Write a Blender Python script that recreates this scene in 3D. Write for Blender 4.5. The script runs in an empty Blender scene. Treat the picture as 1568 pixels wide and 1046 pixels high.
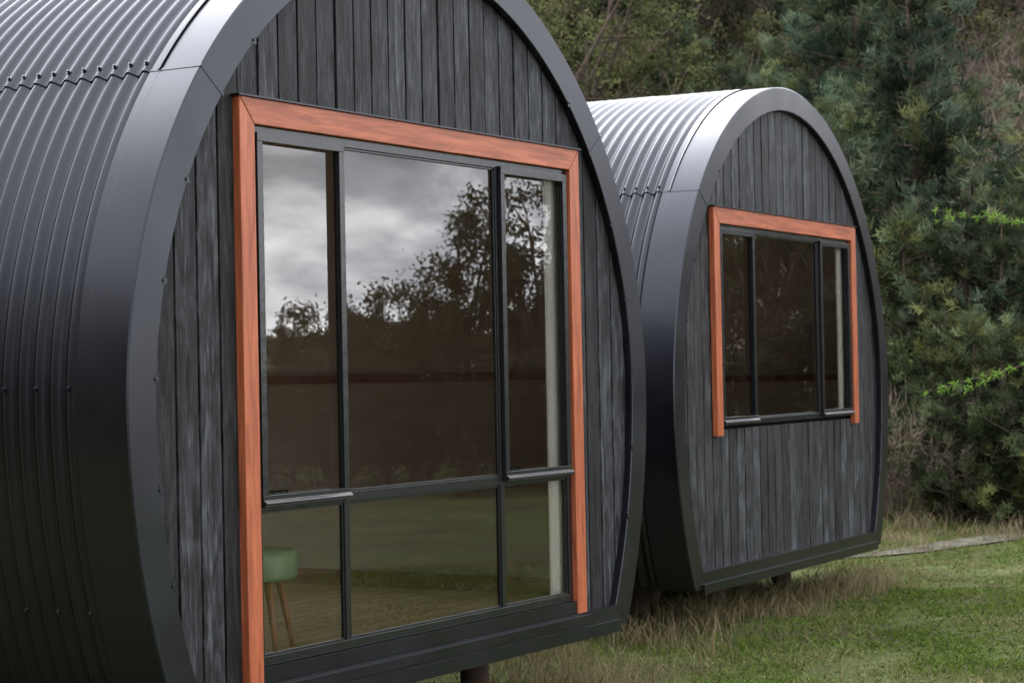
import bpy, math, random
import numpy as np
from mathutils import Vector, Matrix
random.seed(7); rng=np.random.default_rng(11)
sc=bpy.context.scene
sc.view_settings.view_transform='Standard'
sc.view_settings.look='None'; sc.view_settings.exposure=0
COL=sc.collection
TH=math.radians(31); C,S=math.cos(TH),math.sin(TH)
EYE=1.6; D=4.8
def P(t,u,z=0):   # point at forward distance t, lateral ratio u
    return (t*(C+u*S), t*(S-u*C), z)

# ---------------------------------------------------------------- materials
def newmat(name):
    m=bpy.data.materials.new(name); m.use_nodes=True
    nt=m.node_tree; nt.nodes.clear()
    return m,nt,nt.nodes,nt.links
def N(nt,typ,**kw):
    n=nt.nodes.new(typ)
    for k,v in kw.items():
        if k=='inp':
            for a,b in v.items(): n.inputs[a].default_value=b
        else: setattr(n,k,v)
    return n
def ramp(nt,stops,interp='LINEAR'):
    r=nt.nodes.new('ShaderNodeValToRGB'); cr=r.color_ramp; cr.interpolation=interp
    while len(cr.elements)>1: cr.elements.remove(cr.elements[-1])
    cr.elements[0].position=stops[0][0]; cr.elements[0].color=(*stops[0][1],1)
    for p,c in stops[1:]:
        e=cr.elements.new(p); e.color=(*c,1)
    return r
def out(nt,sh):
    o=nt.nodes.new('ShaderNodeOutputMaterial'); nt.links.new(sh,o.inputs[0]); return o

def mat_steel():
    m,nt,n,l=newmat('dark_coated_steel')
    tc=N(nt,'ShaderNodeTexCoord')
    ns=N(nt,'ShaderNodeTexNoise',inp={'Scale':1.6,'Detail':3,'Roughness':.5}); l.new(tc.outputs['Object'],ns.inputs['Vector'])
    nd=N(nt,'ShaderNodeTexNoise',inp={'Scale':3,'Detail':3,'Roughness':.5}); l.new(tc.outputs['Object'],nd.inputs['Vector'])
    r=ramp(nt,[(.35,(.0035,.004,.0055)),(.75,(.007,.0075,.010))]); l.new(nd.outputs[0],r.inputs[0])
    rr=N(nt,'ShaderNodeMapRange',inp={'From Min':.3,'From Max':.7,'To Min':.27,'To Max':.35}); l.new(nd.outputs[0],rr.inputs[0])
    bp=N(nt,'ShaderNodeBump',inp={'Strength':.06,'Distance':.03}); l.new(ns.outputs[0],bp.inputs['Height'])
    b=N(nt,'ShaderNodeBsdfPrincipled',inp={'Specular IOR Level':.68,'Specular Tint':(.84,.86,1.0,1)})
    l.new(r.outputs[0],b.inputs['Base Color']); l.new(rr.outputs[0],b.inputs['Roughness']); l.new(bp.outputs[0],b.inputs['Normal'])
    out(nt,b.outputs[0]); return m
def mat_clad():
    m,nt,n,l=newmat('charred_timber_cladding')
    tc=N(nt,'ShaderNodeTexCoord'); geo=N(nt,'ShaderNodeNewGeometry')
    comb=N(nt,'ShaderNodeCombineXYZ')
    l.new(geo.outputs['Random Per Island'],comb.inputs[0]); l.new(geo.outputs['Random Per Island'],comb.inputs[2])
    sc_=N(nt,'ShaderNodeVectorMath',operation='SCALE',inp={'Scale':17.0}); l.new(comb.outputs[0],sc_.inputs[0])
    add=N(nt,'ShaderNodeVectorMath',operation='ADD'); l.new(tc.outputs['Object'],add.inputs[0]); l.new(sc_.outputs[0],add.inputs[1])
    mp=N(nt,'ShaderNodeMapping'); mp.inputs['Scale'].default_value=(52,10,3.0); l.new(add.outputs[0],mp.inputs[0])
    g=N(nt,'ShaderNodeTexNoise',inp={'Scale':1.0,'Detail':9,'Roughness':.78,'Distortion':1.5}); l.new(mp.outputs[0],g.inputs['Vector'])
    mp2=N(nt,'ShaderNodeMapping'); mp2.inputs['Scale'].default_value=(14,4,3.0); l.new(add.outputs[0],mp2.inputs[0])
    g2=N(nt,'ShaderNodeTexNoise',inp={'Scale':1.0,'Detail':5,'Roughness':.65,'Distortion':1.5}); l.new(mp2.outputs[0],g2.inputs['Vector'])
    mp3=N(nt,'ShaderNodeMapping'); mp3.inputs['Scale'].default_value=(11,1,4.0); l.new(add.outputs[0],mp3.inputs[0])
    v=N(nt,'ShaderNodeTexVoronoi',inp={'Scale':1.0}); l.new(mp3.outputs[0],v.inputs['Vector'])
    kn=ramp(nt,[(.0,(.1,.1,.1)),(.10,(.3,.3,.3)),(.22,(1,1,1))]); l.new(v.outputs['Distance'],kn.inputs[0])
    r=ramp(nt,[(.36,(.005,.005,.006)),(.48,(.024,.025,.028)),(.58,(.055,.057,.064)),(.70,(.12,.125,.135))]); 
    mx=N(nt,'ShaderNodeMath',operation='MULTIPLY_ADD'); l.new(g2.outputs[0],mx.inputs[0]); mx.inputs[1].default_value=.6
    mm=N(nt,'ShaderNodeMath',operation='MULTIPLY_ADD'); l.new(g.outputs[0],mm.inputs[0]); mm.inputs[1].default_value=1.0; mm.inputs[2].default_value=-.31
    l.new(mm.outputs[0],mx.inputs[2]); l.new(mx.outputs[0],r.inputs[0])
    isl=N(nt,'ShaderNodeMapRange',inp={'To Min':.5,'To Max':1.45}); l.new(geo.outputs['Random Per Island'],isl.inputs[0])
    m1=N(nt,'ShaderNodeVectorMath',operation='SCALE'); l.new(r.outputs[0],m1.inputs[0]); l.new(isl.outputs[0],m1.inputs['Scale'])
    m2=N(nt,'ShaderNodeVectorMath',operation='MULTIPLY'); l.new(m1.outputs[0],m2.inputs[0]); l.new(kn.outputs[0],m2.inputs[1])
    bp=N(nt,'ShaderNodeBump',inp={'Strength':.8,'Distance':.007}); l.new(g.outputs[0],bp.inputs['Height'])
    b=N(nt,'ShaderNodeBsdfPrincipled',inp={'Roughness':.5,'Specular IOR Level':.3}); l.new(m2.outputs[0],b.inputs['Base Color']); l.new(bp.outputs[0],b.inputs['Normal'])
    out(nt,b.outputs[0]); return m
def mat_wood(name,c1,c2,scale=(3,3,3),rough=.5,bump=.15,spec=.4):
    m,nt,n,l=newmat(name)
    tc=N(nt,'ShaderNodeTexCoord'); mp=N(nt,'ShaderNodeMapping'); mp.inputs['Scale'].default_value=scale; l.new(tc.outputs['Object'],mp.inputs[0])
    g=N(nt,'ShaderNodeTexNoise',inp={'Scale':1,'Detail':7,'Roughness':.65,'Distortion':.6}); l.new(mp.outputs[0],g.inputs['Vector'])
    r=ramp(nt,[(.3,c1),(.7,c2)]); l.new(g.outputs[0],r.inputs[0])
    bp=N(nt,'ShaderNodeBump',inp={'Strength':bump,'Distance':.004}); l.new(g.outputs[0],bp.inputs['Height'])
    b=N(nt,'ShaderNodeBsdfPrincipled',inp={'Roughness':rough,'Specular IOR Level':spec}); l.new(r.outputs[0],b.inputs['Base Color']); l.new(bp.outputs[0],b.inputs['Normal'])
    out(nt,b.outputs[0]); return m
def mat_floor():
    m,nt,n,l=newmat('oak_floor')
    tc=N(nt,'ShaderNodeTexCoord')
    br=N(nt,'ShaderNodeTexBrick',inp={'Scale':1.0,'Mortar Size':.004,'Brick Width':1.6,'Row Height':.11,'Color1':(.84,.66,.44,1),'Color2':(.68,.50,.32,1),'Mortar':(.12,.07,.04,1)}); l.new(tc.outputs['Object'],br.inputs['Vector'])
    b=N(nt,'ShaderNodeBsdfPrincipled',inp={'Roughness':.3,'Specular IOR Level':.5}); l.new(br.outputs['Color'],b.inputs['Base Color'])
    out(nt,b.outputs[0]); return m
def mat_glass():
    m,nt,n,l=newmat('window_glass')
    fr=N(nt,'ShaderNodeFresnel',inp={'IOR':1.92})
    t=N(nt,'ShaderNodeBsdfTransparent',inp={'Color':(.97,.97,.95,1)})
    g=N(nt,'ShaderNodeBsdfGlossy',inp={'Roughness':0.0,'Color':(1,1,1,1)})
    mx=N(nt,'ShaderNodeMixShader'); l.new(fr.outputs[0],mx.inputs[0]); l.new(t.outputs[0],mx.inputs[1]); l.new(g.outputs[0],mx.inputs[2])
    tc=N(nt,'ShaderNodeTexCoord'); vo=N(nt,'ShaderNodeTexNoise',inp={'Scale':70,'Detail':3}); l.new(tc.outputs['Object'],vo.inputs['Vector'])
    r=ramp(nt,[(.73,(0,0,0)),(.78,(.35,.35,.35))]); l.new(vo.outputs[0],r.inputs[0])
    d=N(nt,'ShaderNodeBsdfDiffuse',inp={'Color':(.5,.5,.48,1)})
    m2=N(nt,'ShaderNodeMixShader'); l.new(r.outputs[0],m2.inputs[0]); l.new(mx.outputs[0],m2.inputs[1]); l.new(d.outputs[0],m2.inputs[2])
    out(nt,m2.outputs[0]); return m
def mat_leaf(name,trans=.3):
    m,nt,n,l=newmat(name)
    a=N(nt,'ShaderNodeAttribute',attribute_name='Col')
    oi=N(nt,'ShaderNodeObjectInfo'); mr=N(nt,'ShaderNodeMapRange',inp={'To Min':.55,'To Max':1.15}); l.new(oi.outputs['Random'],mr.inputs[0])
    s_=N(nt,'ShaderNodeVectorMath',operation='SCALE'); l.new(a.outputs['Color'],s_.inputs[0]); l.new(mr.outputs[0],s_.inputs['Scale'])
    b=N(nt,'ShaderNodeBsdfDiffuse'); l.new(s_.outputs[0],b.inputs[0])
    t=N(nt,'ShaderNodeBsdfTranslucent'); l.new(s_.outputs[0],t.inputs[0])
    mx=N(nt,'ShaderNodeMixShader',inp={0:trans}); l.new(b.outputs[0],mx.inputs[1]); l.new(t.outputs[0],mx.inputs[2])
    out(nt,mx.outputs[0]); return m
def mat_ground():
    m,nt,n,l=newmat('ground_soil_and_turf')
    tc=N(nt,'ShaderNodeTexCoord')
    a=N(nt,'ShaderNodeTexNoise',inp={'Scale':.9,'Detail':6,'Roughness':.6}); l.new(tc.outputs['Object'],a.inputs['Vector'])
    b_=N(nt,'ShaderNodeTexNoise',inp={'Scale':14,'Detail':6,'Roughness':.75}); l.new(tc.outputs['Object'],b_.inputs['Vector'])
    ad=N(nt,'ShaderNodeMath',operation='MULTIPLY_ADD',inp={1:.45}); l.new(b_.outputs[0],ad.inputs[0])
    sb=N(nt,'ShaderNodeMath',operation='MULTIPLY',inp={1:.6}); l.new(a.outputs[0],sb.inputs[0]); l.new(sb.outputs[0],ad.inputs[2])
    r=ramp(nt,[(.40,(.038,.03,.02)),(.47,(.06,.058,.026)),(.54,(.06,.078,.022)),(.61,(.085,.10,.034)),(.70,(.16,.14,.08))]); l.new(ad.outputs[0],r.inputs[0])
    sep=N(nt,'ShaderNodeSeparateXYZ'); l.new(tc.outputs['Object'],sep.inputs[0])
    mr=N(nt,'ShaderNodeMapRange',inp={'From Min':.15,'From Max':1.5}); l.new(sep.outputs[2],mr.inputs[0])
    r2=ramp(nt,[(.35,(.03,.028,.018)),(.5,(.11,.09,.06)),(.65,(.20,.16,.12))]); l.new(ad.outputs[0],r2.inputs[0])
    mx=N(nt,'ShaderNodeMix',data_type='RGBA'); l.new(mr.outputs[0],mx.inputs['Factor']); l.new(r.outputs[0],mx.inputs[6]); l.new(r2.outputs[0],mx.inputs[7])
    bp=N(nt,'ShaderNodeBump',inp={'Strength':.8,'Distance':.05}); l.new(b_.outputs[0],bp.inputs['Height'])
    b=N(nt,'ShaderNodeBsdfPrincipled',inp={'Roughness':.95,'Specular IOR Level':.1}); l.new(mx.outputs[2],b.inputs['Base Color']); l.new(bp.outputs[0],b.inputs['Normal'])
    out(nt,b.outputs[0]); return m
def mat_plain(name,col,rough=.6,spec=.3,nscale=6,var=.25):
    m,nt,n,l=newmat(name)
    tc=N(nt,'ShaderNodeTexCoord'); g=N(nt,'ShaderNodeTexNoise',inp={'Scale':nscale,'Detail':5}); l.new(tc.outputs['Object'],g.inputs['Vector'])
    r=ramp(nt,[(.3,tuple(c*(1-var) for c in col)),(.7,tuple(c*(1+var) for c in col))]); l.new(g.outputs[0],r.inputs[0])
    bp=N(nt,'ShaderNodeBump',inp={'Strength':.15,'Distance':.01}); l.new(g.outputs[0],bp.inputs['Height'])
    b=N(nt,'ShaderNodeBsdfPrincipled',inp={'Roughness':rough,'Specular IOR Level':spec}); l.new(r.outputs[0],b.inputs['Base Color']); l.new(bp.outputs[0],b.inputs['Normal'])
    out(nt,b.outputs[0]); return m

M_STEEL=mat_steel(); M_CLAD=mat_clad(); M_GLASS=mat_glass(); M_GROUND=mat_ground()
M_CEDAR_V=mat_wood('terracotta_stained_timber_upright',(.25,.055,.024),(.60,.175,.075),(45,45,3),.38,.35,.5)
M_CEDAR_H=mat_wood('terracotta_stained_timber_head',(.25,.055,.024),(.60,.175,.075),(3,45,45),.38,.35,.5)
M_ALU=mat_plain('black_aluminium',(.010,.011,.013),.26,.7,20,.15)
M_BACK=mat_plain('black_building_wrap',(.006,.006,.007),.9,.1)
M_PLY=mat_wood('plywood_lining',(.29,.25,.215),(.38,.33,.29),(2,2,9),.5,.1)
M_FLOOR=mat_floor()
M_REDW=mat_wood('red_timber_skirting',(.13,.03,.018),(.19,.05,.03),(4,4,4),.4,.1)
M_WHITE=mat_plain('white_curtain_fabric',(.82,.81,.77),.8,.1,5,.04)
M_STUMP=mat_wood('weathered_timber',(.035,.024,.018),(.09,.06,.045),(12,12,2),.8,.4,.2)
M_GREENV=mat_plain('green_stool_vinyl',(.26,.38,.21),.4,.4,9,.2)
M_LEG=mat_wood('stool_leg_wood',(.32,.11,.05),(.45,.17,.08),(20,20,3),.4,.1)
M_LEAF=mat_leaf('foliage'); M_GRASS=mat_leaf('grass_blades',.25)
M_BARK=mat_plain('bark',(.09,.07,.055),.9,.1,12,.4)
M_PATH=mat_plain('gravel_path',(.085,.078,.06),.95,.1,7,.5)

# ---------------------------------------------------------------- mesh builder
class MB:
    def __init__(s): s.v=[]; s.f=[]; s.m=[]; s.sm=[]
    def poly(s,pts,mi=0):
        b=len(s.v); s.v+= [tuple(p) for p in pts]; s.f.append(tuple(range(b,b+len(pts)))); s.m.append(mi); s.sm.append(False)
    def hexa(s,p,mi=0):
        b=len(s.v); s.v+=[tuple(q) for q in p]
        for f in ((3,2,1,0),(4,5,6,7),(0,1,5,4),(1,2,6,5),(2,3,7,6),(3,0,4,7)):
            s.f.append(tuple(b+i for i in f)); s.m.append(mi); s.sm.append(False)
    def box(s,x0,x1,y0,y1,z0,z1,mi=0):
        s.hexa([(x0,y0,z0),(x1,y0,z0),(x1,y1,z0),(x0,y1,z0),(x0,y0,z1),(x1,y0,z1),(x1,y1,z1),(x0,y1,z1)],mi)
    def grid(s,A,mi=0,smooth=True,flip=False):
        n,m=A.shape[:2]; b=len(s.v); s.v+=[tuple(p) for p in A.reshape(-1,3)]
        for i in range(n-1):
            for j in range(m-1):
                q=(b+i*m+j,b+i*m+j+1,b+(i+1)*m+j+1,b+(i+1)*m+j)
                s.f.append(q[::-1] if flip else q); s.m.append(mi); s.sm.append(smooth)
    def tube(s,p0,p1,r0,r1,k=8,mi=0,cap=True):
        p0=Vector(p0);p1=Vector(p1);d=(p1-p0)
        if d.length<1e-6:return
        d.normalize(); a=d.orthogonal().normalized(); c=d.cross(a); b=len(s.v)
        for p,r in((p0,r0),(p1,r1)):
            for i in range(k):
                w=2*math.pi*i/k; s.v.append(tuple(p+a*(r*math.cos(w))+c*(r*math.sin(w))))
        for i in range(k):
            j=(i+1)%k; s.f.append((b+i,b+j,b+k+j,b+k+i)); s.m.append(mi); s.sm.append(True)
        if cap:
            s.f.append(tuple(b+i for i in range(k))[::-1]); s.m.append(mi); s.sm.append(False)
            s.f.append(tuple(b+k+i for i in range(k))); s.m.append(mi); s.sm.append(False)
    def mesh(s,name,mats):
        me=bpy.data.meshes.new(name); me.from_pydata(s.v,[],s.f)
        for m in mats: me.materials.append(m)
        me.polygons.foreach_set('material_index',s.m); me.polygons.foreach_set('use_smooth',s.sm); me.update(); return me
def addobj(name,me,parent=None,loc=None,bevel=0):
    o=bpy.data.objects.new(name,me); COL.objects.link(o)
    if parent: o.parent=parent
    if loc: o.location=loc
    if bevel:
        b=o.modifiers.new('bevel','BEVEL'); b.width=bevel; b.segments=2; b.limit_method='ANGLE'
    return o

# ---------------------------------------------------------------- cabin profile
ZC=1.5; NE=1.96; ZB=.455
def zlow(o): return ZB-o*.6
def prof(o,zb=None,nl=26,nu=90):
    zb=zlow(o) if zb is None else zb
    R=2.65+o
    z=np.linspace(zb,ZC,nl)[:-1]; x=-.88+np.sqrt(R*R-(z-ZC)**2)
    t=np.linspace(0,math.pi/2,nu); a=1.77+o;b=1.82+o
    ux=a*np.clip(np.cos(t),0,1)**(2/NE); uz=ZC+b*np.sin(t)**(2/NE)
    hx=np.concatenate([x,ux]); hz=np.concatenate([z,uz])
    X=np.concatenate([-hx,hx[::-1][1:]]); Z=np.concatenate([hz,hz[::-1][1:]])
    return X,Z
def ztop(x,o):
    a=1.77+o;b=1.82+o; x=min(abs(x),a-1e-6); return ZC+b*(1-(x/a)**NE)**(1/NE)
def zbot(x,o,zb):
    R=2.65+o; v=R*R-(abs(x)+.88)**2
    return max(zb, ZC-math.sqrt(max(v,0)))

def columns(mb,edges,gap,y0,y1,o,win,zb,mi=0,jit=0):
    wx0,wx1,wz0,wz1=win
    def piece(xa,xb,lo,hi,yj):
        if xb-xa<.004: return
        mb.hexa([(xa,y0+yj,lo[0]),(xb,y0+yj,lo[1]),(xb,y1,lo[1]),(xa,y1,lo[0]),(xa,y0+yj,hi[0]),(xb,y0+yj,hi[1]),(xb,y1,hi[1]),(xa,y1,hi[0])],mi)
    for e0,e1 in zip(edges[:-1],edges[1:]):
        a=max(e0+gap/2,-1.77-o+.002); b=min(e1-gap/2,1.77+o-.002)
        if b-a<.01: continue
        yj=random.uniform(-jit,jit)
        segs=[]
        if b<=wx0 or a>=wx1: segs=[(a,b,False)]
        else:
            if a<wx0: segs.append((a,wx0,False))
            if b>wx1: segs.append((wx1,b,False))
            segs.append((max(a,wx0),min(b,wx1),True))
        for xa,xb,w in segs:
            T=(ztop(xa,o),ztop(xb,o)); B=(zbot(xa,o,zb),zbot(xb,o,zb))
            if not w: piece(xa,xb,B,T,yj)
            else:
                piece(xa,xb,(wz1,wz1),T,yj)
                if wz0-zb>.02: piece(xa,xb,B,(wz0,wz0),yj)

LEN=5.2; SEAM=2.70
RW=(-1.35,1.35,.56,2.65)   # unseen rear glazing, added to let daylight into the room
def shell_mesh():
    mb=MB(); X0,Z0=prof(.14); n=len(X0)
    dx=np.gradient(X0); dz=np.gradient(Z0); L=np.hypot(dx,dz); nx=-dz/L; nz=dx/L
    ys=np.arange(.15,LEN,.0095); pitch=.076
    cor=.0125*np.cos(2*np.pi*ys/pitch)+.003*((ys//.762)%2)
    iS=int(np.argmax(Z0>SEAM)); iE=n-1-iS
    for a,b,ex in ((0,iS+2,0),(iS,iE+1,.007),(iE-1,n,0)):
        idx=np.arange(a,b)
        A=np.zeros((len(idx),len(ys),3))
        off=(cor+ex)[None,:]
        A[:,:,0]=X0[idx][:,None]+nx[idx][:,None]*off; A[:,:,2]=Z0[idx][:,None]+nz[idx][:,None]*off; A[:,:,1]=ys[None,:]
        mb.grid(A)
        if ex:
            for e,ii in ((0,a),(len(idx)-1,b-1)):
                Bq=np.zeros((2,len(ys),3)); Bq[0]=A[e]; Bq[1]=A[e]; Bq[1,:,0]-=nx[ii]*.007; Bq[1,:,2]-=nz[ii]*.007
                mb.grid(Bq,smooth=False)
    def screw(i,y,r=.008,h=.011,o=.0125):
        p=Vector((X0[i]+nx[i]*o,y,Z0[i]+nz[i]*o)); nn=Vector((nx[i],0,nz[i]))
        mb.tube(p,p+nn*.004,r*1.3,r*1.3,8); mb.tube(p+nn*.004,p+nn*h,r*.8,r*.65,6)
    ycr=[k*pitch for k in range(3,int(LEN/pitch))]
    for side in (0,1):
        for y in ycr:
            i=iS+1 if side==0 else iE-1
            screw(i,y,o=.020)
        for zr in (1.57,.8):
            i=int(np.argmin(np.abs(Z0[:n//2]-zr))); i=i if side==0 else n-1-i
            for y in ycr[::2]: screw(i,y)
    columns(mb,list(np.linspace(-1.92,1.92,40)),0,LEN-.05,LEN-.02,.125,RW,ZB-.08)
    return mb.mesh('corrugated_roof_shell',[M_STEEL])
OF=.152
def fascia_mesh():
    mb=MB(); Xi,Zi=prof(0.0,zb=ZB); n=len(Xi)
    Xo,Zo=prof(OF,zb=ZB-.095)
    yf=-.04
    def row(X,Z,y): return np.stack([X,np.full(n,y),Z],1)
    Xi2,Zi2=prof(.004,zb=ZB); Xo2,Zo2=prof(OF-.006,zb=ZB-.09)
    A=np.stack([row(Xi,Zi,.0),row(Xi,Zi,yf+.004)],0); mb.grid(A,smooth=True)
    A=np.stack([row(Xi,Zi,yf+.004),row(Xi2,Zi2,yf)],0); mb.grid(A,smooth=False)
    A=np.stack([row(Xi2,Zi2,yf),row(Xo2,Zo2,yf)],0); mb.grid(A,smooth=False)
    A=np.stack([row(Xo2,Zo2,yf),row(Xo,Zo,yf+.006)],0); mb.grid(A,smooth=False)
    A=np.stack([row(Xo,Zo,yf+.006),row(Xo,Zo,.195)],0); mb.grid(A,smooth=True)
    Xe,Ze=prof(.138,zb=ZB-.095)
    A=np.stack([row(Xo,Zo,.195),row(Xe,Ze,.197)],0); mb.grid(A,smooth=False)
    xi=Xi[0]; xo=Xo[0]
    mb.hexa([(xo,yf,ZB-.095),(-xo,yf,ZB-.095),(-xo,.195,ZB-.095),(xo,.195,ZB-.095),(xi,yf,ZB-.0),(-xi,yf,ZB-.0),(-xi,.195,ZB-.0),(xi,.195,ZB-.0)])
    mb.box(xi-.02,-xi+.02,-.055,-.0405,ZB-.125,ZB-.07)
    iS=int(np.argmin(np.abs(Zo[:n//2]-SEAM)))
    for i in (iS,n-1-iS):
        a=np.array([Xi[i],Zi[i]]); b=np.array([Xo[i],Zo[i]]); tdir=np.array([Xi[i+1]-Xi[i-1],Zi[i+1]-Zi[i-1]]); tdir/=np.linalg.norm(tdir)
        w=.012; c0=a+(a-b)*.03; c1=b
        q=[c0-tdir*w*.5,c0+tdir*w*.5,c1+tdir*w*.5,c1-tdir*w*.5]
        lo=[(p[0],yf+.001,p[1]) for p in q]; hi=[(p[0],yf-.002,p[1]) for p in q]
        mb.hexa(lo+hi)
        nn=(b-a)/np.linalg.norm(b-a); q=[b-tdir*w*.5,b+tdir*w*.5]
        mb.hexa([(q[0][0],yf,q[0][1]),(q[1][0],yf,q[1][1]),(q[1][0],.196,q[1][1]),(q[0][0],.196,q[0][1])]+
                [(q[0][0]+nn[0]*.002,yf,q[0][1]+nn[1]*.002),(q[1][0]+nn[0]*.002,yf,q[1][1]+nn[1]*.002),(q[1][0]+nn[0]*.002,.196,q[1][1]+nn[1]*.002),(q[0][0]+nn[0]*.002,.196,q[0][1]+nn[1]*.002)])
    for zz in (2.95,2.35,1.98,1.6,1.2,.83):
        i=int(np.argmin(np.abs(Zo[:n//2]-zz)))
        for k in (i,n-1-i):
            a=np.array([Xi[k],Zi[k]]); b=np.array([Xo[k],Zo[k]]); p=a*.93+b*.07
            mb.tube((p[0],yf-.0005,p[1]),(p[0],yf-.006,p[1]),.006,.004,6)
            td=np.array([Xi[k+1]-Xi[k-1],Zi[k+1]-Zi[k-1]]); td/=np.linalg.norm(td); nn=(b-a)/np.linalg.norm(b-a)
            q=[a-nn*.010-td*.003,a+nn*.010-td*.018,a+nn*.010+td*.018,a-nn*.010+td*.003]
            mb.hexa([(p_[0],yf+.0005,p_[1]) for p_ in q]+[(p_[0],yf-.0015,p_[1]) for p_ in q])
    return mb.mesh('front_fascia_flashing',[M_STEEL])
def interior_mesh():
    mb=MB(); X,Z=prof(-.09,zb=.5); n=len(X)
    A=np.stack([np.stack([X,np.full(n,y),Z],1) for y in (.09,LEN-.15)],0); mb.grid(A,0)
    columns(mb,list(np.linspace(-1.68,1.68,40)),0,LEN-.15,LEN-.12,-.085,RW,.49)
    mb.box(-1.5,1.5,.02,LEN-.1,.44,.502,1)
    for sgn in (-1,1):
        for z0,z1,th in ((.502,.58,.02),(1.545,1.59,.025)):
            xa=-.88+math.sqrt((2.56)**2-(z0-ZC)**2); xb=-.88+math.sqrt((2.56)**2-(z1-ZC)**2)
            mb.hexa([(sgn*(xa-th),.11,z0),(sgn*xa,.11,z0),(sgn*xa,LEN-.16,z0),(sgn*(xa-th),LEN-.16,z0),(sgn*(xb-th),.11,z1),(sgn*xb,.11,z1),(sgn*xb,LEN-.16,z1),(sgn*(xb-th),LEN-.16,z1)],2)
    return mb.mesh('interior_lining',[M_PLY,M_FLOOR,M_REDW])
def rear_mesh():
    mb=MB(); a,b,c,d=RW
    mb.box(a,b,LEN-.13,LEN-.03,c,c+.05); mb.box(a,b,LEN-.13,LEN-.03,d-.05,d)
    for x in (a,-.42,.37,b-.05): mb.box(x,x+.05,LEN-.128,LEN-.032,c+.05,d-.05)
    mb.poly([(a+.02,LEN-.06,c+.02),(b-.02,LEN-.06,c+.02),(b-.02,LEN-.06,d-.02),(a+.02,LEN-.06,d-.02)],1)
    return mb.mesh('added_rear_window',[M_ALU,M_GLASS])
def under_mesh():
    mb=MB()
    for x in (-1.25,0,1.25): mb.box(x-.045,x+.045,.4,LEN-.1,.25,.345)
    for y in np.arange(.5,LEN,.9): mb.box(-1.5,1.5,y-.03,y+.03,.345,.40)
    mb.box(-1.54,1.54,.2,LEN-.05,.40,.435)
    for x in (-1.2,.0,1.2):
        for y in (.55,2.4,4.6): mb.tube((x,y,-.3),(x,y,.25),.075,.07,12)
    return mb.mesh('floor_bearers_and_stumps',[M_STUMP])
SH=shell_mesh(); FA=fascia_mesh(); IN=interior_mesh(); UN=under_mesh(); RE=rear_mesh()

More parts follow.
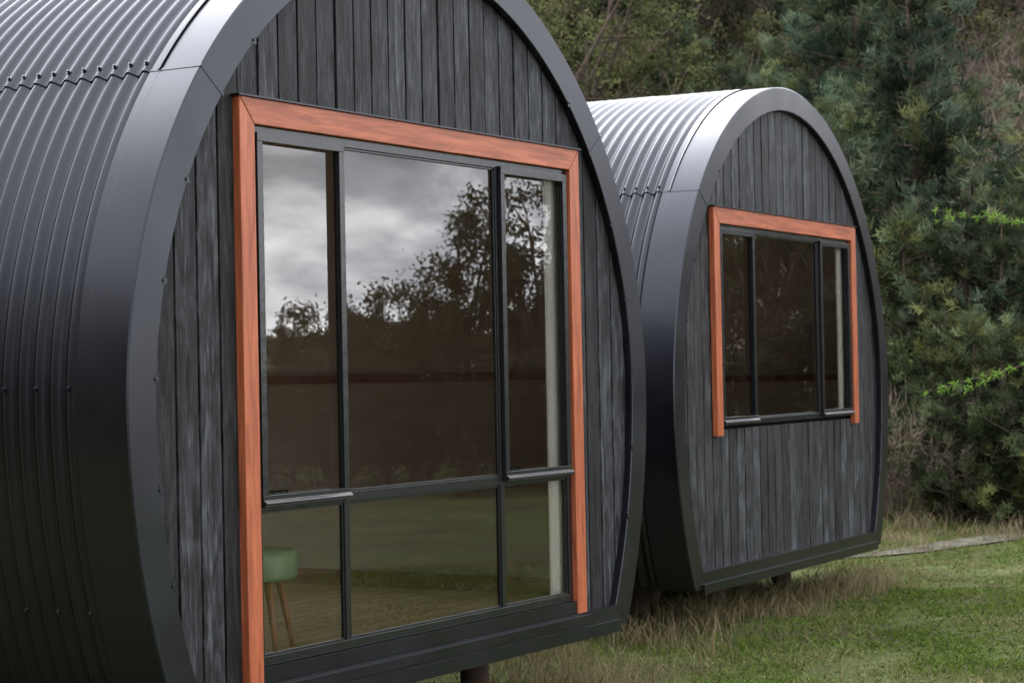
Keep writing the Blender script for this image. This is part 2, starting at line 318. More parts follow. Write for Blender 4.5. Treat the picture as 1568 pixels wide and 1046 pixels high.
def cabin(name,loc,rot,lowwin):
    root=bpy.data.objects.new(name,None); COL.objects.link(root); root.location=loc; root.rotation_euler=(0,0,rot)
    addobj('corrugated_roof_shell',SH,root); addobj('front_fascia_flashing',FA,root)
    addobj('interior_lining',IN,root); addobj('floor_bearers_and_stumps',UN,root); addobj('added_rear_window',RE,root)
    WL,WR,WT=-1.19,1.19,2.53; WB=.513 if lowwin else 1.30
    TW=.088
    win=(WL-.03,WR+.03,WB-.02,WT+.03)
    mb=MB(); columns(mb,list(np.arange(-1.9,1.91,.125)+(.03 if lowwin else .0)),.011,.0,.02,.05,win,ZB-.02,0,.003)
    addobj('cladding_boards',mb.mesh('cladding_boards',[M_CLAD]),root,bevel=.002)
    mb=MB(); columns(mb,list(np.linspace(-1.84,1.84,60)),0,.0235,.09,.05,(WL,WR,WB,WT),ZB-.02)
    addobj('front_wall_frame',mb.mesh('front_wall_frame',[M_BACK]),root)
    mb=MB(); y0,y1=-.036,.0
    tb=WB-.055 if not lowwin else ZB-.02
    xl,xr,zt=WL-TW,WR+TW,WT+TW+.01
    mb.hexa([(WL+.002,y0,WT),(WR-.002,y0,WT),(WR-.002,y1,WT),(WL+.002,y1,WT),(xl+.002,y0,zt),(xr-.002,y0,zt),(xr-.002,y1,zt),(xl+.002,y1,zt)],1)
    mb.hexa([(xl,y0,tb),(WL,y0,tb),(WL,y1,tb),(xl,y1,tb),(xl,y0,zt-.002),(WL,y0,WT-.002),(WL,y1,WT-.002),(xl,y1,zt-.002)])
    mb.hexa([(WR,y0,tb),(xr,y0,tb),(xr,y1,tb),(WR,y1,tb),(WR,y0,WT-.002),(xr,y0,zt-.002),(xr,y1,zt-.002),(WR,y1,WT-.002)])
    addobj('timber_window_trim',mb.mesh('timber_window_trim',[M_CEDAR_V,M_CEDAR_H]),root,bevel=.003)
    mb=MB(); mb.box(xl-.012,xr+.012,-.046,.0,zt+.001,zt+.007)
    if lowwin:
        mb.box(WL+.001,WR-.001,-.03,.02,ZB+.002,WB-.001)
        mb.box(xl,xr,-.065,-.041,ZB-.05,ZB-.012)
    addobj('head_and_sill_flashing',mb.mesh('head_and_sill_flashing',[M_STEEL]),root)
    mb=MB(); fw=.036; fy0,fy1=-.012,.016
    e=.0015
    mb.box(WL+e,WR-e,fy0,fy1,WT-fw,WT-e); mb.box(WL+e,WR-e,fy0,fy1,WB+e,WB+fw)
    mb.box(WL+e,WL+fw,fy0,fy1,WB+fw,WT-fw); mb.box(WR-fw,WR-e,fy0,fy1,WB+fw,WT-fw)
    ml,mr=-.61,.575; mw=.017
    for mx_ in (ml,mr): mb.box(mx_-mw,mx_+mw,fy0+.002,fy1,WB+fw,WT-fw)
    TZ=1.11
    xs=[(WL+fw,ml-mw),(ml+mw,mr-mw),(mr+mw,WR-fw)]
    openings=[]
    if lowwin:
        for a,b in xs:
            mb.box(a,b,fy0+.004,fy1,TZ-.020,TZ+.020); openings+= [(a,b,WB+fw,TZ-.020),(a,b,TZ+.020,WT-fw)]
        low=TZ+.020
    else:
        for a,b in xs: openings.append((a,b,WB+fw,WT-fw))
        low=WB+fw
    for a,b,c,d in openings:
        w=.009; y0b,y1b=-.004,.0035
        mb.box(a,b,y0b,y1b,c,c+w); mb.box(a,b,y0b,y1b,d-w,d); mb.box(a,a+w,y0b,y1b,c+w,d-w); mb.box(b-w,b,y0b,y1b,c+w,d-w)
    for a,b in (xs[0],xs[2]):
        a-=.014;b+=.014;c=low-.016;d=WT-fw+.010; w=.034; ya,yb=-.030,-.0125
        mb.box(a,b,ya,yb,c,c+w); mb.box(a,b,ya,yb,d-w,d); mb.box(a,a+w,ya+.001,yb,c+w,d-w); mb.box(b-w,b,ya+.001,yb,c+w,d-w)
        mb.box(a-.004,b+.004,ya-.012,yb,c-.009,c-.001)
        mb.hexa([(a,ya-.016,c+.001),(b,ya-.016,c+.001),(b,ya-.0005,c+.001),(a,ya-.0005,c+.001),(a,ya-.016,c+.006),(b,ya-.016,c+.006),(b,ya-.0005,c+.018),(a,ya-.0005,c+.018)])
    for a,b in (xs[0],xs[2]):
        mb.box(a+.12,a+.20,.017,.05,low+.01,low+.03)
    addobj('aluminium_window_frame',mb.mesh('aluminium_window_frame',[M_ALU]),root,bevel=.0015)
    mb=MB()
    for a,b,c,d in openings: mb.poly([(a,.005,c),(b,.005,c),(b,.005,d),(a,.005,d)])
    addobj('window_glass',mb.mesh('window_glass',[M_GLASS]),root)
    # white curtain gathered at the right-hand jamb
    xs_=np.linspace(WR-.125,WR-.006,36); A=np.zeros((36,2,3))
    for i,x in enumerate(xs_):
        y=.038+.009*math.sin(i*1.05); A[i,0]=(x,y,WB+.02); A[i,1]=(x,y,WT-.02)
    mb=MB(); mb.grid(A); addobj('white_curtain',mb.mesh('white_curtain',[M_WHITE]),root)
    return root
cab1=cabin('barrel_cabin',(7.353,D+.036,0),0,True)
cab2=cabin('barrel_cabin',(12.67,5.506,-.07),math.radians(2.5),False)
# stool inside first cabin
mb=MB(); cx,cy=7.353-.72,D+.40
prof_s=[(0,.905),(.13,.905),(.158,.898),(.168,.88),(.165,.80),(.16,.785),(.12,.78),(0,.78)]
k=28; A=np.zeros((len(prof_s),k+1,3))
for i,(r,z) in enumerate(prof_s):
    for j in range(k+1):
        w=2*math.pi*j/k; A[i,j]=(cx+r*math.cos(w),cy+r*math.sin(w),z)
mb.grid(A,0,flip=True)
for j in range(4):
    w=math.pi/4+j*math.pi/2+.35; mb.tube((cx+.1*math.cos(w),cy+.1*math.sin(w),.79),(cx+.16*math.cos(w),cy+.16*math.sin(w),.502),.017,.009,10,1)
addobj('round_footstool',mb.mesh('round_footstool',[M_GREENV,M_LEG]))

# ---------------------------------------------------------------- terrain
nx_,ny_=.45,.893
def sst(a,b,x): t=np.clip((x-a)/(b-a),0,1); return t*t*(3-2*t)
def pn(x,y,s,seed=0):
    r=np.random.default_rng(seed); v=0
    for k in range(6):
        a=r.uniform(0,2*np.pi); f=s*(1.0+k*.55); v=v+np.sin(f*(x*np.cos(a)+y*np.sin(a))+r.uniform(0,6.28)+1.3*np.sin(f*.6*(y*np.cos(a)-x*np.sin(a))+r.uniform(0,6)))/(1+k*.4)
    return v/3.5
def H(x,y):
    x=np.asarray(x,float); y=np.asarray(y,float)
    d=x*nx_+y*ny_; r=np.hypot(x,y)
    h=.36*np.where(d>14,(d-14)**2/((d-14)+6),0)
    h=np.where(h>45,45+(h-45)*.05,h)
    h=h+sst(14,30,d)*.5*pn(x,y,.25,3)
    h=h+.04*pn(x,y,.9,5)*sst(2,9,r)
    far=sst(220,650,r)*(11+7*pn(x,y,.009,8)); h=h+far
    return h
g=np.sinh(np.linspace(-6.2,6.2,261)); g=g/g.max()*1600
GX,GY=np.meshgrid(g+12,g+8,indexing='ij'); A=np.stack([GX,GY,H(GX,GY)],2)
mb=MB(); mb.grid(A); addobj('ground',mb.mesh('ground',[M_GROUND]))

mb=MB(); s=np.linspace(-12,14,60); A=np.zeros((60,5,3))
bx,by=P(17.9,.19)[:2]
for i,q in enumerate(s):
    for j,wd in enumerate(np.linspace(-.17,.17,5)):
        x=bx+q*ny_+nx_*(wd*(1+.5*math.sin(q*1.7))+.35*math.sin(q*.35)); y=by-q*nx_+ny_*(wd*(1+.5*math.sin(q*1.7))+.35*math.sin(q*.35))
        A[i,j]=(x,y,float(H(x,y))+.012)
mb.grid(A); addobj('gravel_path',mb.mesh('gravel_path',[M_PATH]))

# ---------------------------------------------------------------- foliage
def tri_mesh(name,V,Cc,mat,extra=None):
    n,k=V.shape[:2]; me=bpy.data.meshes.new(name)
    ev=np.array(extra.v,float).reshape(-1,3) if extra else np.zeros((0,3)); nv=n*k
    verts=np.concatenate([V.reshape(-1,3),ev]); me.vertices.add(len(verts)); me.vertices.foreach_set('co',verts.ravel().astype(np.float32))
    loops=[np.arange(nv)]; starts=[np.arange(n)*k]; tot=[np.full(n,k)]
    if extra:
        fl=[]; st=[]; tt=[]; c=nv
        for f in extra.f: st.append(c); tt.append(len(f)); c+=len(f); fl+= [nv+i for i in f]
        loops.append(np.array(fl,int)); starts.append(np.array(st,int)); tot.append(np.array(tt,int))
    L=np.concatenate(loops).astype(np.int32); me.loops.add(len(L)); me.loops.foreach_set('vertex_index',L)
    stt=np.concatenate(starts).astype(np.int32); me.polygons.add(len(stt)); me.polygons.foreach_set('loop_start',stt)
    me.polygons.foreach_set('loop_total',np.concatenate(tot).astype(np.int32))
    me.materials.append(mat); me.materials.append(M_BARK)
    mi=np.zeros(len(stt),np.int32); mi[n:]=1; me.polygons.foreach_set('material_index',mi)
    me.update(calc_edges=True); me.validate()
    at=me.color_attributes.new('Col','FLOAT_COLOR','POINT')
    cc=np.ones((len(verts),4),np.float32); cc[:nv,:3]=np.repeat(Cc,k,0); cc[nv:,:3]=.1
    at.data.foreach_set('color',cc.ravel()); return me
def unit(v): return v/np.maximum(np.linalg.norm(v,axis=-1,keepdims=True),1e-9)
def blades(base,dirs,length,width):
    n=len(base); side=unit(np.cross(dirs,rng.normal(size=(n,3))))
    w=(width)[:,None] if np.ndim(width) else width
    return np.stack([base-side*w*.5,base+side*w*.5,base+dirs*length[:,None]],1)
def leaves(cen,dirs,length,width):
    n=len(cen); side=unit(np.cross(dirs,rng.normal(size=(n,3)))); l=length[:,None]
    return np.stack([cen,cen+dirs*l*.45+side*width*.5,cen+dirs*l,cen+dirs*l*.45-side*width*.5],1)

def pine(Ht,R,c_dark,c_lite,whorls=17,seed=0,nn=32,nl=.19,nw=.028,lean=0.0):
    r=np.random.default_rng(seed); mb=MB(); V=[];Cc=[]
    mb.tube((0,0,-.5),(0,0,Ht*.5),Ht*.018,Ht*.011,7); mb.tube((0,0,Ht*.5),(lean,0,Ht*.97),Ht*.011,.006,6)
    for w in range(whorls):
        f=(w+.3)/whorls; z=Ht*(.04+.93*f); rad=R*(1-f)**.75*(1-.25*(f<.12))+.12
        nb=int(r.integers(4,8)); a0=r.uniform(0,6.28)
        for b in range(nb):
            a=a0+b*2*math.pi/nb+r.normal(0,.3); L=rad*r.uniform(.4,1.4); zz=z+r.normal(0,.16)
            rise=L*r.uniform(.15,.8)
            p0=np.array([0,0,zz]); p1=np.array([L*math.cos(a),L*math.sin(a),zz+rise*.6])
            mb.tube(p0,p1,.018,.005,4,cap=False)
            nc=max(2,int(L/.16)); bc=r.uniform(.45,1.45); yel=r.uniform(0,1)**3*.6
            for c in range(nc):
                q=.25+.75*(c+r.uniform(0,1))/nc
                cen=p0+(p1-p0)*q+r.normal(0,.09,3)*(.5+L*.5); cen[2]+=.1*L*q*q
                m=int(nn*r.uniform(.6,1.3))
                d=unit(r.normal(size=(m,3))*.7+np.array([math.cos(a)*.6,math.sin(a)*.6,.8]))
                st=cen+r.normal(0,.045,(m,3))
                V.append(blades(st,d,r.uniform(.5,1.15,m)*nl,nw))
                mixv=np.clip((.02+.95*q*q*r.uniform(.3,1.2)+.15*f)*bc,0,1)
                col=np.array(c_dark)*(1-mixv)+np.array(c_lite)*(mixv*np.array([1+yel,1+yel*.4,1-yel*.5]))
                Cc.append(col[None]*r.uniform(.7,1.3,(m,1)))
    return tri_mesh('pine',np.concatenate(V),np.concatenate(Cc),M_LEAF,mb)
def broad(Ht,R,c_dark,c_lite,seed=0,limbs=9,clumps=90,per=70,ll=.09,lw=.04,cr=.3,trunk=.3,low=.5):
    r=np.random.default_rng(seed); mb=MB(); V=[];Cc=[]
    tt=np.array([r.normal(0,.1),r.normal(0,.1),Ht*trunk]); mb.tube((0,0,-.5),tt,Ht*.025,Ht*.018,8)
    ends=[]
    for i in range(limbs):
        a=i*2.4+r.normal(0,.3); rr=R*r.uniform(.35,.85); zt=Ht*r.uniform(low,.95)
        mid=tt+np.array([rr*.45*math.cos(a),rr*.45*math.sin(a),(zt-tt[2])*.5])+r.normal(0,.08,3)
        e=np.array([rr*math.cos(a),rr*math.sin(a),zt])
        mb.tube(tt,mid,Ht*.012,Ht*.007,5,cap=False); mb.tube(mid,e,Ht*.007,Ht*.002,4,cap=False)
        ends.append((mid,e))
        for k in range(5):
            s=mid+(e-mid)*r.uniform(0,1); e2=s+unit(r.normal(size=3)+np.array([math.cos(a)*.6,math.sin(a)*.6,.7]))*R*r.uniform(.2,.45)
            mb.tube(s,e2,Ht*.004,Ht*.001,4,cap=False); ends.append((s,e2))
    for c in range(clumps):
        m_,e=ends[r.integers(len(ends))]; cen=m_+(e-m_)*r.uniform(.35,1.1)+r.normal(0,.12,3)*R*.35
        m=int(per*r.uniform(.4,1.3)); cs=cr*r.uniform(.5,1.2)
        loc=r.normal(0,1,(m,3))*cs*np.array([.5,.5,.38]); d=unit(r.normal(size=(m,3))+np.array([0,0,-.1]))
        V.append(leaves(cen+loc,d,ll*r.uniform(.6,1.3,m),lw))
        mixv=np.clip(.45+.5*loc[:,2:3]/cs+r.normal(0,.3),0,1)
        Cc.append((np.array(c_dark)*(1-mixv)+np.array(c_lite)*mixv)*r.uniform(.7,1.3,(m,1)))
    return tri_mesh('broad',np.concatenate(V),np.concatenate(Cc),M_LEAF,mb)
def twiggy(Ht,R,col,seed=0,n=55):
    r=np.random.default_rng(seed); mb=MB(); V=[];Cc=[]
    for i in range(n):
        a=r.uniform(0,6.28); rr=R*math.sqrt(r.uniform(0,1)); b=np.array([rr*.15*math.cos(a),rr*.15*math.sin(a),-.2]); e=np.array([rr*math.cos(a),rr*math.sin(a),Ht*r.uniform(.55,1)])
        mb.tube(b,e,.018,.004,4,cap=False)
        m=60; q=r.uniform(.25,1.05,m)[:,None]; st=b+(e-b)*q; d=unit((e-b)/np.linalg.norm(e-b)*.9+r.normal(size=(m,3))*.55)
        V.append(blades(st,d,r.uniform(.1,.45,m),.018)); Cc.append(np.array(col)[None]*r.uniform(.5,1.5,(m,1)))
    return tri_mesh('twigs',np.concatenate(V),np.concatenate(Cc),M_LEAF,mb)

BG_D=(.008,.017,.011); BG_L=(.15,.205,.145)
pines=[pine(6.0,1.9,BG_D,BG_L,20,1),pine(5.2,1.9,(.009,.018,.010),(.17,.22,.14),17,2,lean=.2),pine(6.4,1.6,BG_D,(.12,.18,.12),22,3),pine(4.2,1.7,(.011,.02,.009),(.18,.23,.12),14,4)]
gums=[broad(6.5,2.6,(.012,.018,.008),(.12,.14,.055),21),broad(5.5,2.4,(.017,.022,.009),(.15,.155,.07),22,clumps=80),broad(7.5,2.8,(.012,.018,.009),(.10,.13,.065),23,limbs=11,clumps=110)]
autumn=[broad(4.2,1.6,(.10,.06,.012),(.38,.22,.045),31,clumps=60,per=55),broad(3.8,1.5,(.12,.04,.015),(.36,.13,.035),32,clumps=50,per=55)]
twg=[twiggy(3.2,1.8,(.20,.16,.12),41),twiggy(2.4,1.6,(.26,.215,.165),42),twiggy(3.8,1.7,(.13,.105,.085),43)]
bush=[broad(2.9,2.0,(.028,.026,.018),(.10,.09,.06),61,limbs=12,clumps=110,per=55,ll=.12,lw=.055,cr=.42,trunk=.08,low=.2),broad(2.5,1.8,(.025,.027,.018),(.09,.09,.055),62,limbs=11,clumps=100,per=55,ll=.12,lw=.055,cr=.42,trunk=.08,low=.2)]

def put(name,me,x,y,s=1,rot=None,sz=None,dz=0):
    o=addobj(name,me,loc=(x,y,float(H(x,y))+dz-.05)); o.rotation_euler=(random.uniform(-.04,.04),random.uniform(-.04,.04),random.uniform(0,6.28) if rot is None else rot)
    o.scale=(s,s,s*(sz or 1)); return o
def ux(px,py=500):
    return (px-784)/3200+.02*(523-py)/3200
for px,t,k,s in ((1430,25.5,0,.98),(1385,22.5,3,.72),(1530,22,1,.62),(1330,31,2,1.10),(1290,27,3,.9),(1250,34,1,.9),(1625,23,3,.9),(1475,22.5,1,.66),(1180,34,3,.8),(1120,31,1,.72),(1500,20.2,3,.5),(1040,33,0,.72),(1690,24,0,1.0),(1450,20.5,3,.5),(1575,19.8,3,.48),(1210,40,0,.8),(1380,33,2,.95)):
    x,y,_=P(t,ux(px)); put('pine_tree',pines[k],x,y,s)
for px,t,k,s in ((905,23,0,.88),(985,23,1,.93),(1395,44,0,.8),(945,22,0,.66)):
    x,y,_=P(t,ux(px)); put('autumn_tree',autumn[k],x,y,s)
for px,t,k,s in ((880,30,0,.9),(830,28,1,1.0),(950,38,2,.9),(950,31,1,.8),(1060,42,0,.9),(780,32,2,1.0),(1110,36,1,.8),(1150,45,2,.9),(1240,42,1,.9),(1000,33,0,.75)):
    x,y,_=P(t,ux(px)); put('gum_tree',gums[k],x,y,s)
for px,t,k,s in ((1540,33,0,1.3),(1590,37,1,1.5),(1500,38,2,1.2),(1400,38,0,1.0),(1350,23,1,.6),(1365,20.5,1,.5),(1600,30,1,1.1),(1560,24,0,.8),(1510,26,0,.9),(1460,34,1,1.3),(1350,36,2,1.0),(1550,28,1,1.2),(1545,21,1,.5),(1480,20.3,1,.35)):
    x,y,_=P(t,ux(px)); put('bare_shrub',twg[k],x,y,s)
masscol=bpy.data.collections.new('hillside_vegetation')
def mass(me,x,y,s):
    o=bpy.data.objects.new('hillside_tree',me); masscol.objects.link(o); o.location=(x,y,float(H(x,y))-.1); o.rotation_euler=(0,0,random.uniform(0,6.28)); o.scale=(s,s,s*random.uniform(.85,1.15))
for i in range(160):
    t=42+ (i/160)**1.2*60; u=random.uniform(-.04,.32); x,y,_=P(t,u)
    w=random.random()
    if u>.13: me=random.choice(twg) if w<.6 else (random.choice(gums) if w<.9 else random.choice(pines))
    else: me=random.choice(gums) if w<.6 else (random.choice(twg) if w<.8 else random.choice(pines))
    mass(me,x,y,random.uniform(.7,1.2)*(1.15 if me in gums else 1)*(1+t/300))
# unseen pines added left of the first cabin to darken its roof side
for i in range(20):
    a=math.radians(122+i*5.6+random.uniform(-2,2)); r_=random.uniform(13,16); mass(random.choice(pines),5+r_*math.cos(a),7+r_*math.sin(a),random.uniform(1.4,1.8))
em=bpy.data.objects.new('hillside_vegetation',None); em.instance_type='COLLECTION'; em.instance_collection=masscol; COL.objects.link(em)

def mirrorP(t,u): return (t*(C+u*S), 2*D-t*(S-u*C))
eu=[broad(4.7,1.7,(.022,.024,.014),(.08,.08,.045),51,limbs=9,clumps=95,per=80,ll=.10,lw=.045,cr=.27,trunk=.25,low=.4),broad(3.8,1.5,(.022,.024,.014),(.08,.08,.045),52,limbs=8,clumps=85,per=80,ll=.10,lw=.045,cr=.27,trunk=.2,low=.4)]
for px,t,k,s,sz in ((705,34,0,.98,1),(850,32,0,1.05,1),(930,33,0,1.1,1),(590,37,1,.95,1),(478,38,1,.86,1),(418,41,1,.84,1),(520,42,1,.84,1),(790,38,1,1.0,1),(640,44,1,1.0,1),(545,43,1,.86,1)):
    x,y=mirrorP(t,ux(px)); put('eucalyptus_tree',eu[k],x,y,s,sz=sz)
for i in range(17):
    px=270+i*45; x,y=mirrorP(random.uniform(27,31),ux(px)); put('bush',bush[i%2],x,y,random.uniform(.56,.74))
for i in range(13):
    px=270+i*58; x,y=mirrorP(random.uniform(36,42),ux(px)); put('bush',bush[i%2],x,y,random.uniform(.8,.95)*(1.15 if px>560 else .8))
for i in range(16):
    a=math.radians(-18.3+random.uniform(-11,11)); r_=random.uniform(22,32); x=12.7+r_*math.cos(a); y=5.5+r_*math.sin(a)
    put('gum_tree',random.choice(gums),x,y,random.uniform(.85,1.15))
for i in range(10):
    a=math.radians(-30+i*2.6); r_=random.uniform(19,21); put('bush',bush[i%2],12.7+r_*math.cos(a),5.5+r_*math.sin(a),random.uniform(.8,1.1))

# ---------------------------------------------------------------- grass
def lawn(n):
    t=rng.uniform(8.2,21,n); rr=rng.uniform(-2.0,7.0,n)
    x=t*C+rr*S; y=t*S-rr*C
    f1=pn(x,y,1.3,21); f2=pn(x,y,5.5,22); f3=pn(x,y,14,23)
    keep=(rng.uniform(0,1,n)<np.clip(.62+.6*f1+.6*f2+.5*f3,.08,1)); x,y,f1,f2=x[keep],y[keep],f1[keep],f2[keep]; n=len(x)
    b=np.stack([x,y,H(x,y)],1); dr=unit(rng.normal(size=(n,3))*np.array([.75,.75,.2])+np.array([0,0,.55]))
    dr[:,2]=np.abs(dr[:,2]); ln=(.016+.022*np.clip(.6+.7*f1+.7*f2,0,1.6))*rng.uniform(.6,1.6,n)
    V=blades(b,dr,ln,rng.uniform(.006,.012,n))
    g=np.array([.10,.155,.026]); st=np.array([.25,.21,.115]); gd=np.array([.055,.08,.018])
    f4=pn(x,y,2.2,29)
    m=np.clip(.24-.5*f1+.75*f4+rng.normal(0,.2,n),0,1)[:,None]; c=(g*(1-m)+st*m); k=(rng.uniform(0,1,n)<.2)[:,None]; c=np.where(k,gd,c)*rng.uniform(.65,1.35,(n,1))
    me=tri_mesh('lawn_grass',V,c,M_GRASS); addobj('lawn_grass',me)
lawn(270000)
def tufts(name,pts,hts,cols,per=28,spread=.12,w=.007):
    V=[];Cc=[]
    for (x,y),h in zip(pts,hts):
        n=int(per*rng.uniform(.6,1.4)); a=rng.uniform(0,6.28,n); bx=x+rng.normal(0,spread,n); by=y+rng.normal(0,spread,n); bz=H(bx,by)-.01
        hh=h*rng.uniform(.45,1.2,n); out_=hh*rng.uniform(.1,.9,n)
        rot=rng.uniform(0,6.28,n); side=np.stack([np.cos(rot),np.sin(rot),np.zeros(n)],1)
        col=(np.array(cols[0])+(np.array(cols[1])-np.array(cols[0]))*rng.uniform(0,1,(n,1)))
        ws=[1,.8,.5,.12]; pts_=[]
        for k,f in enumerate((0,.4,.75,1.0)):
            p=np.stack([bx+out_*f*f*np.cos(a),by+out_*f*f*np.sin(a),bz+hh*(f-.25*f*f*(out_/hh))],1); pts_.append(p)
        for k in range(3):
            V.append(np.stack([pts_[k]-side*w*ws[k]*.5,pts_[k]+side*w*ws[k]*.5,pts_[k+1]+side*w*ws[k+1]*.5,pts_[k+1]-side*w*ws[k+1]*.5],1)); Cc.append(col)
    me=tri_mesh(name,np.concatenate(V),np.concatenate(Cc),M_GRASS); return addobj(name,me)
pts=[];ht=[]
for i in range(340):
    x=random.uniform(6.5,14.6); yb=D+.1 if x<9.4 else (5.6 if x>10.6 else 6.0)
    pts.append((x,yb+random.gauss(0,.22)+.08)); ht.append(random.uniform(.07,.26))
for i in range(110):
    pts.append((random.uniform(9.0,11.2),random.uniform(4.8,9))); ht.append(random.uniform(.07,.24))
tufts('dry_grass',pts,ht,((.15,.13,.06),(.38,.31,.19)),19,.09,.006)
pts=[];ht=[]
for i in range(620):
    q=random.uniform(-10,14); dd=random.gauss(1.15,1.1)
    if dd<-.3: continue
    pts.append((bx+q*ny_+nx_*dd,by-q*nx_+ny_*dd)); ht.append(random.uniform(.08,.24)+(.32*max(0,pn(bx+q*ny_,by-q*nx_,1.3,9)) if dd>.6 else 0))
tufts('dry_grass',pts,ht,((.17,.135,.08),(.38,.31,.20)),26,.17,.009)
pts=[];ht=[]
for i in range(330):
    t=random.uniform(9,17.5); u=random.uniform(.0,.4); x,y,_=P(t,u)
    if pn(x,y,2.2,29)+random.gauss(0,.25)<.15: continue
    pts.append((x,y)); ht.append(random.uniform(.04,.13))
tufts('dry_grass',pts,ht,((.12,.13,.045),(.36,.30,.18)),10,.12,.005)

# ---------------------------------------------------------------- larch at right, only branch tips reach the view
def larch():
    mb=MB(); V=[];Cc=[]
    bx_,by_,_=P(6.2,.43); base=np.array([bx_,by_,float(H(bx_,by_))])
    mb.tube(base+[0,0,-.2],base+[.05,.03,4.2],.06,.02,10)
    R0=np.array([S,-C,0]); F0=np.array([C,S,0]); LC=np.array([.34,.58,.11])
    def spray(p,q,n,m=11):
        ax=(q-p)/np.linalg.norm(q-p); mb.tube(p,q,.0018,.001,4,cap=False)
        for s_ in np.linspace(.08,1,n):
            c_=p+(q-p)*s_; d=unit(rng.normal(size=(m,3))+ax*.6); V.append(blades(np.repeat(c_[None],m,0),d,rng.uniform(.012,.026,m),.0036)); Cc.append(LC*rng.uniform(.6,1.3,(m,1)))
    def branch(z0,tip,n=34,droop=.05):
        p0=base+np.array([0,0,z0]); prev=p0; r=random.uniform(0,6)
        for i in range(1,n+1):
            f=i/n; p=p0+(tip-p0)*f; p[2]+=-droop*math.sin(f*math.pi)+.014*math.sin(f*17+r)*(1-f); p[:2]+=.010*math.sin(f*13+r)*(1-f)
            if f>.15: spray(prev,p,2)
            mb.tube(prev,p,.005*(1-f)+.001,.005*(1-f+.02)+.001,5,cap=False)
            if i%4==0 and f<.95:
                ax=unit(p-prev); sd=unit(ax*.9+np.cross(ax,[0,0,1])*random.uniform(-.7,.7)+np.array([0,0,random.uniform(-.35,.35)])); l2=random.uniform(.05,.16)
                spray(p,p+sd*l2,max(3,int(l2/.018)))
            prev=p
    def tipat(t,px,py):
        u=(px-784)/3200; v=(523-py)/3200; up=u+.02*v; e=v-.02*u+.0134
        return np.array([t*(C+up*S),t*(S-up*C),EYE+t*e])
    branch(1.88,tipat(6.1,1433,322),droop=.03); branch(1.80,tipat(6.2,1420,600),droop=-.03)
    for i in range(24):
        a=random.uniform(-1.6,1.6)
        dirn=R0*math.cos(a)+F0*math.sin(a)*.6-F0*.25
        z=random.uniform(.8,4.0); l=(4.5-z)*.26+.15
        branch(z,base+dirn*l+np.array([0,0,z+random.uniform(-.1,.25)]),24)
    me=tri_mesh('larch_tree',np.concatenate(V),np.concatenate(Cc),M_LEAF,mb); addobj('larch_tree',me)
larch()

# ---------------------------------------------------------------- world + sun
sun_el,sun_az=math.radians(44),math.radians(48)
dv=Vector((math.sin(sun_az)*math.cos(sun_el),math.cos(sun_az)*math.cos(sun_el),math.sin(sun_el)))
w=bpy.data.worlds.new('World'); sc.world=w; w.use_nodes=True; nt=w.node_tree; nt.nodes.clear(); l=nt.links
sky=nt.nodes.new('ShaderNodeTexSky'); sky.sky_type='NISHITA'; sky.sun_disc=False; sky.sun_elevation=sun_el; sky.sun_rotation=sun_az
bg1=N(nt,'ShaderNodeBackground',inp={'Strength':.10}); l.new(sky.outputs[0],bg1.inputs[0])
tc=nt.nodes.new('ShaderNodeTexCoord'); mp=N(nt,'ShaderNodeMapping'); mp.inputs['Scale'].default_value=(1,1,1.8); l.new(tc.outputs['Generated'],mp.inputs[0])
no=N(nt,'ShaderNodeTexNoise',inp={'Scale':7.5,'Detail':8,'Roughness':.58,'Distortion':.6}); l.new(mp.outputs[0],no.inputs['Vector'])
cr=ramp(nt,[(.36,(.58,.60,.68)),(.48,(1.05,1.08,1.17)),(.62,(2.6,2.6,2.65))]); l.new(no.outputs[0],cr.inputs[0])
sp=nt.nodes.new('ShaderNodeSeparateXYZ'); l.new(tc.outputs['Generated'],sp.inputs[0])
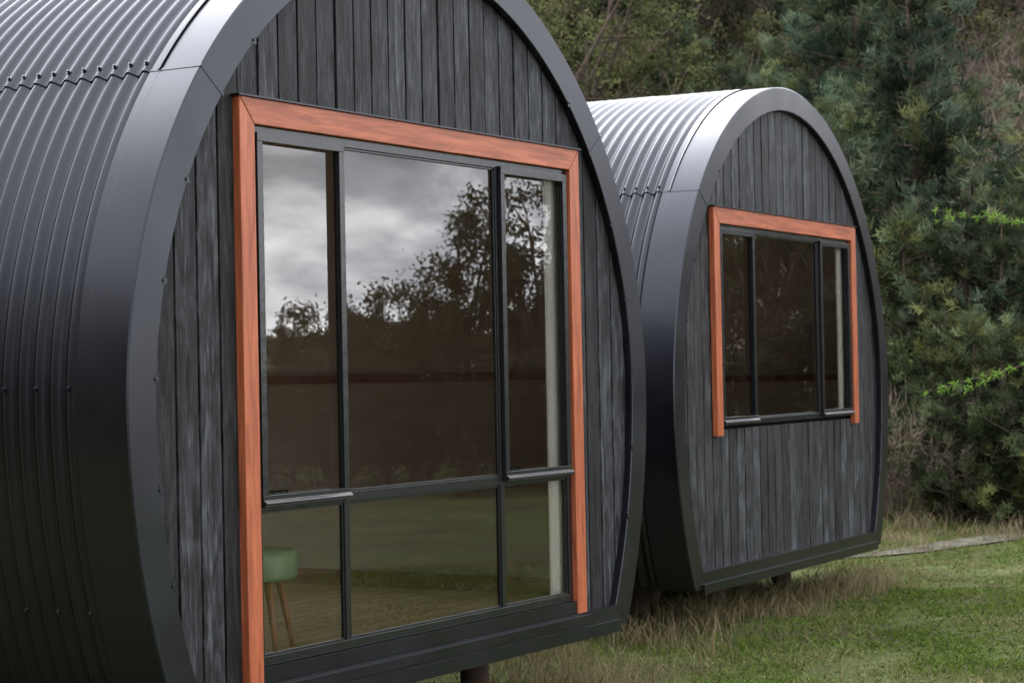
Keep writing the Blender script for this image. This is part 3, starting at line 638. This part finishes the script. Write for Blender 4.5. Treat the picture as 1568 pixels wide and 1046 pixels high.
st=ramp(nt,[(0,(1.0,1.0,1.0)),(.05,(1,1,1)),(.11,(.60,.60,.60)),(.45,(.46,.46,.46)),(1,(.68,.68,.68))]); l.new(sp.outputs[2],st.inputs[0])
st2=N(nt,'ShaderNodeMath',operation='MULTIPLY',inp={1:3.0}); l.new(st.outputs[0],st2.inputs[0])
dt=N(nt,'ShaderNodeVectorMath',operation='DOT_PRODUCT'); l.new(tc.outputs['Generated'],dt.inputs[0]); dt.inputs[1].default_value=dv
gl=N(nt,'ShaderNodeMapRange',interpolation_type='SMOOTHSTEP',inp={'From Min':.5,'From Max':1.0,'To Min':1.0,'To Max':3.2}); l.new(dt.outputs['Value'],gl.inputs[0])
st3=N(nt,'ShaderNodeMath',operation='MULTIPLY'); l.new(st2.outputs[0],st3.inputs[0]); l.new(gl.outputs[0],st3.inputs[1])
bg2=N(nt,'ShaderNodeBackground'); l.new(cr.outputs[0],bg2.inputs[0]); l.new(st3.outputs[0],bg2.inputs[1])
mx=N(nt,'ShaderNodeMixShader',inp={0:.88}); l.new(bg1.outputs[0],mx.inputs[1]); l.new(bg2.outputs[0],mx.inputs[2])
o=nt.nodes.new('ShaderNodeOutputWorld'); l.new(mx.outputs[0],o.inputs[0])
sd=bpy.data.lights.new('sun','SUN'); sd.energy=1.3; sd.angle=math.radians(25); sd.color=(1,.97,.92)
so=bpy.data.objects.new('sun',sd); COL.objects.link(so)
so.rotation_euler=dv.to_track_quat('Z','Y').to_euler(); so.location=(0,0,20)

# ---------------------------------------------------------------- camera
cd=bpy.data.cameras.new('camera'); cam=bpy.data.objects.new('camera',cd); COL.objects.link(cam); sc.camera=cam
cd.lens=73.5; cd.sensor_width=36; cd.clip_end=5000; cd.clip_start=.1
p=.0134; r=.0195
f=Vector((C*math.cos(p),S*math.cos(p),math.sin(p))); r0=Vector((S,-C,0)); u0=r0.cross(f)
Rv=r0*math.cos(r)-u0*math.sin(r); Uv=r0*math.sin(r)+u0*math.cos(r)
m=Matrix((Rv,Uv,-f)).transposed().to_4x4(); m.translation=(0,0,EYE); cam.matrix_world=m
cd.dof.use_dof=True; cd.dof.focus_distance=8.6; cd.dof.aperture_fstop=6.3
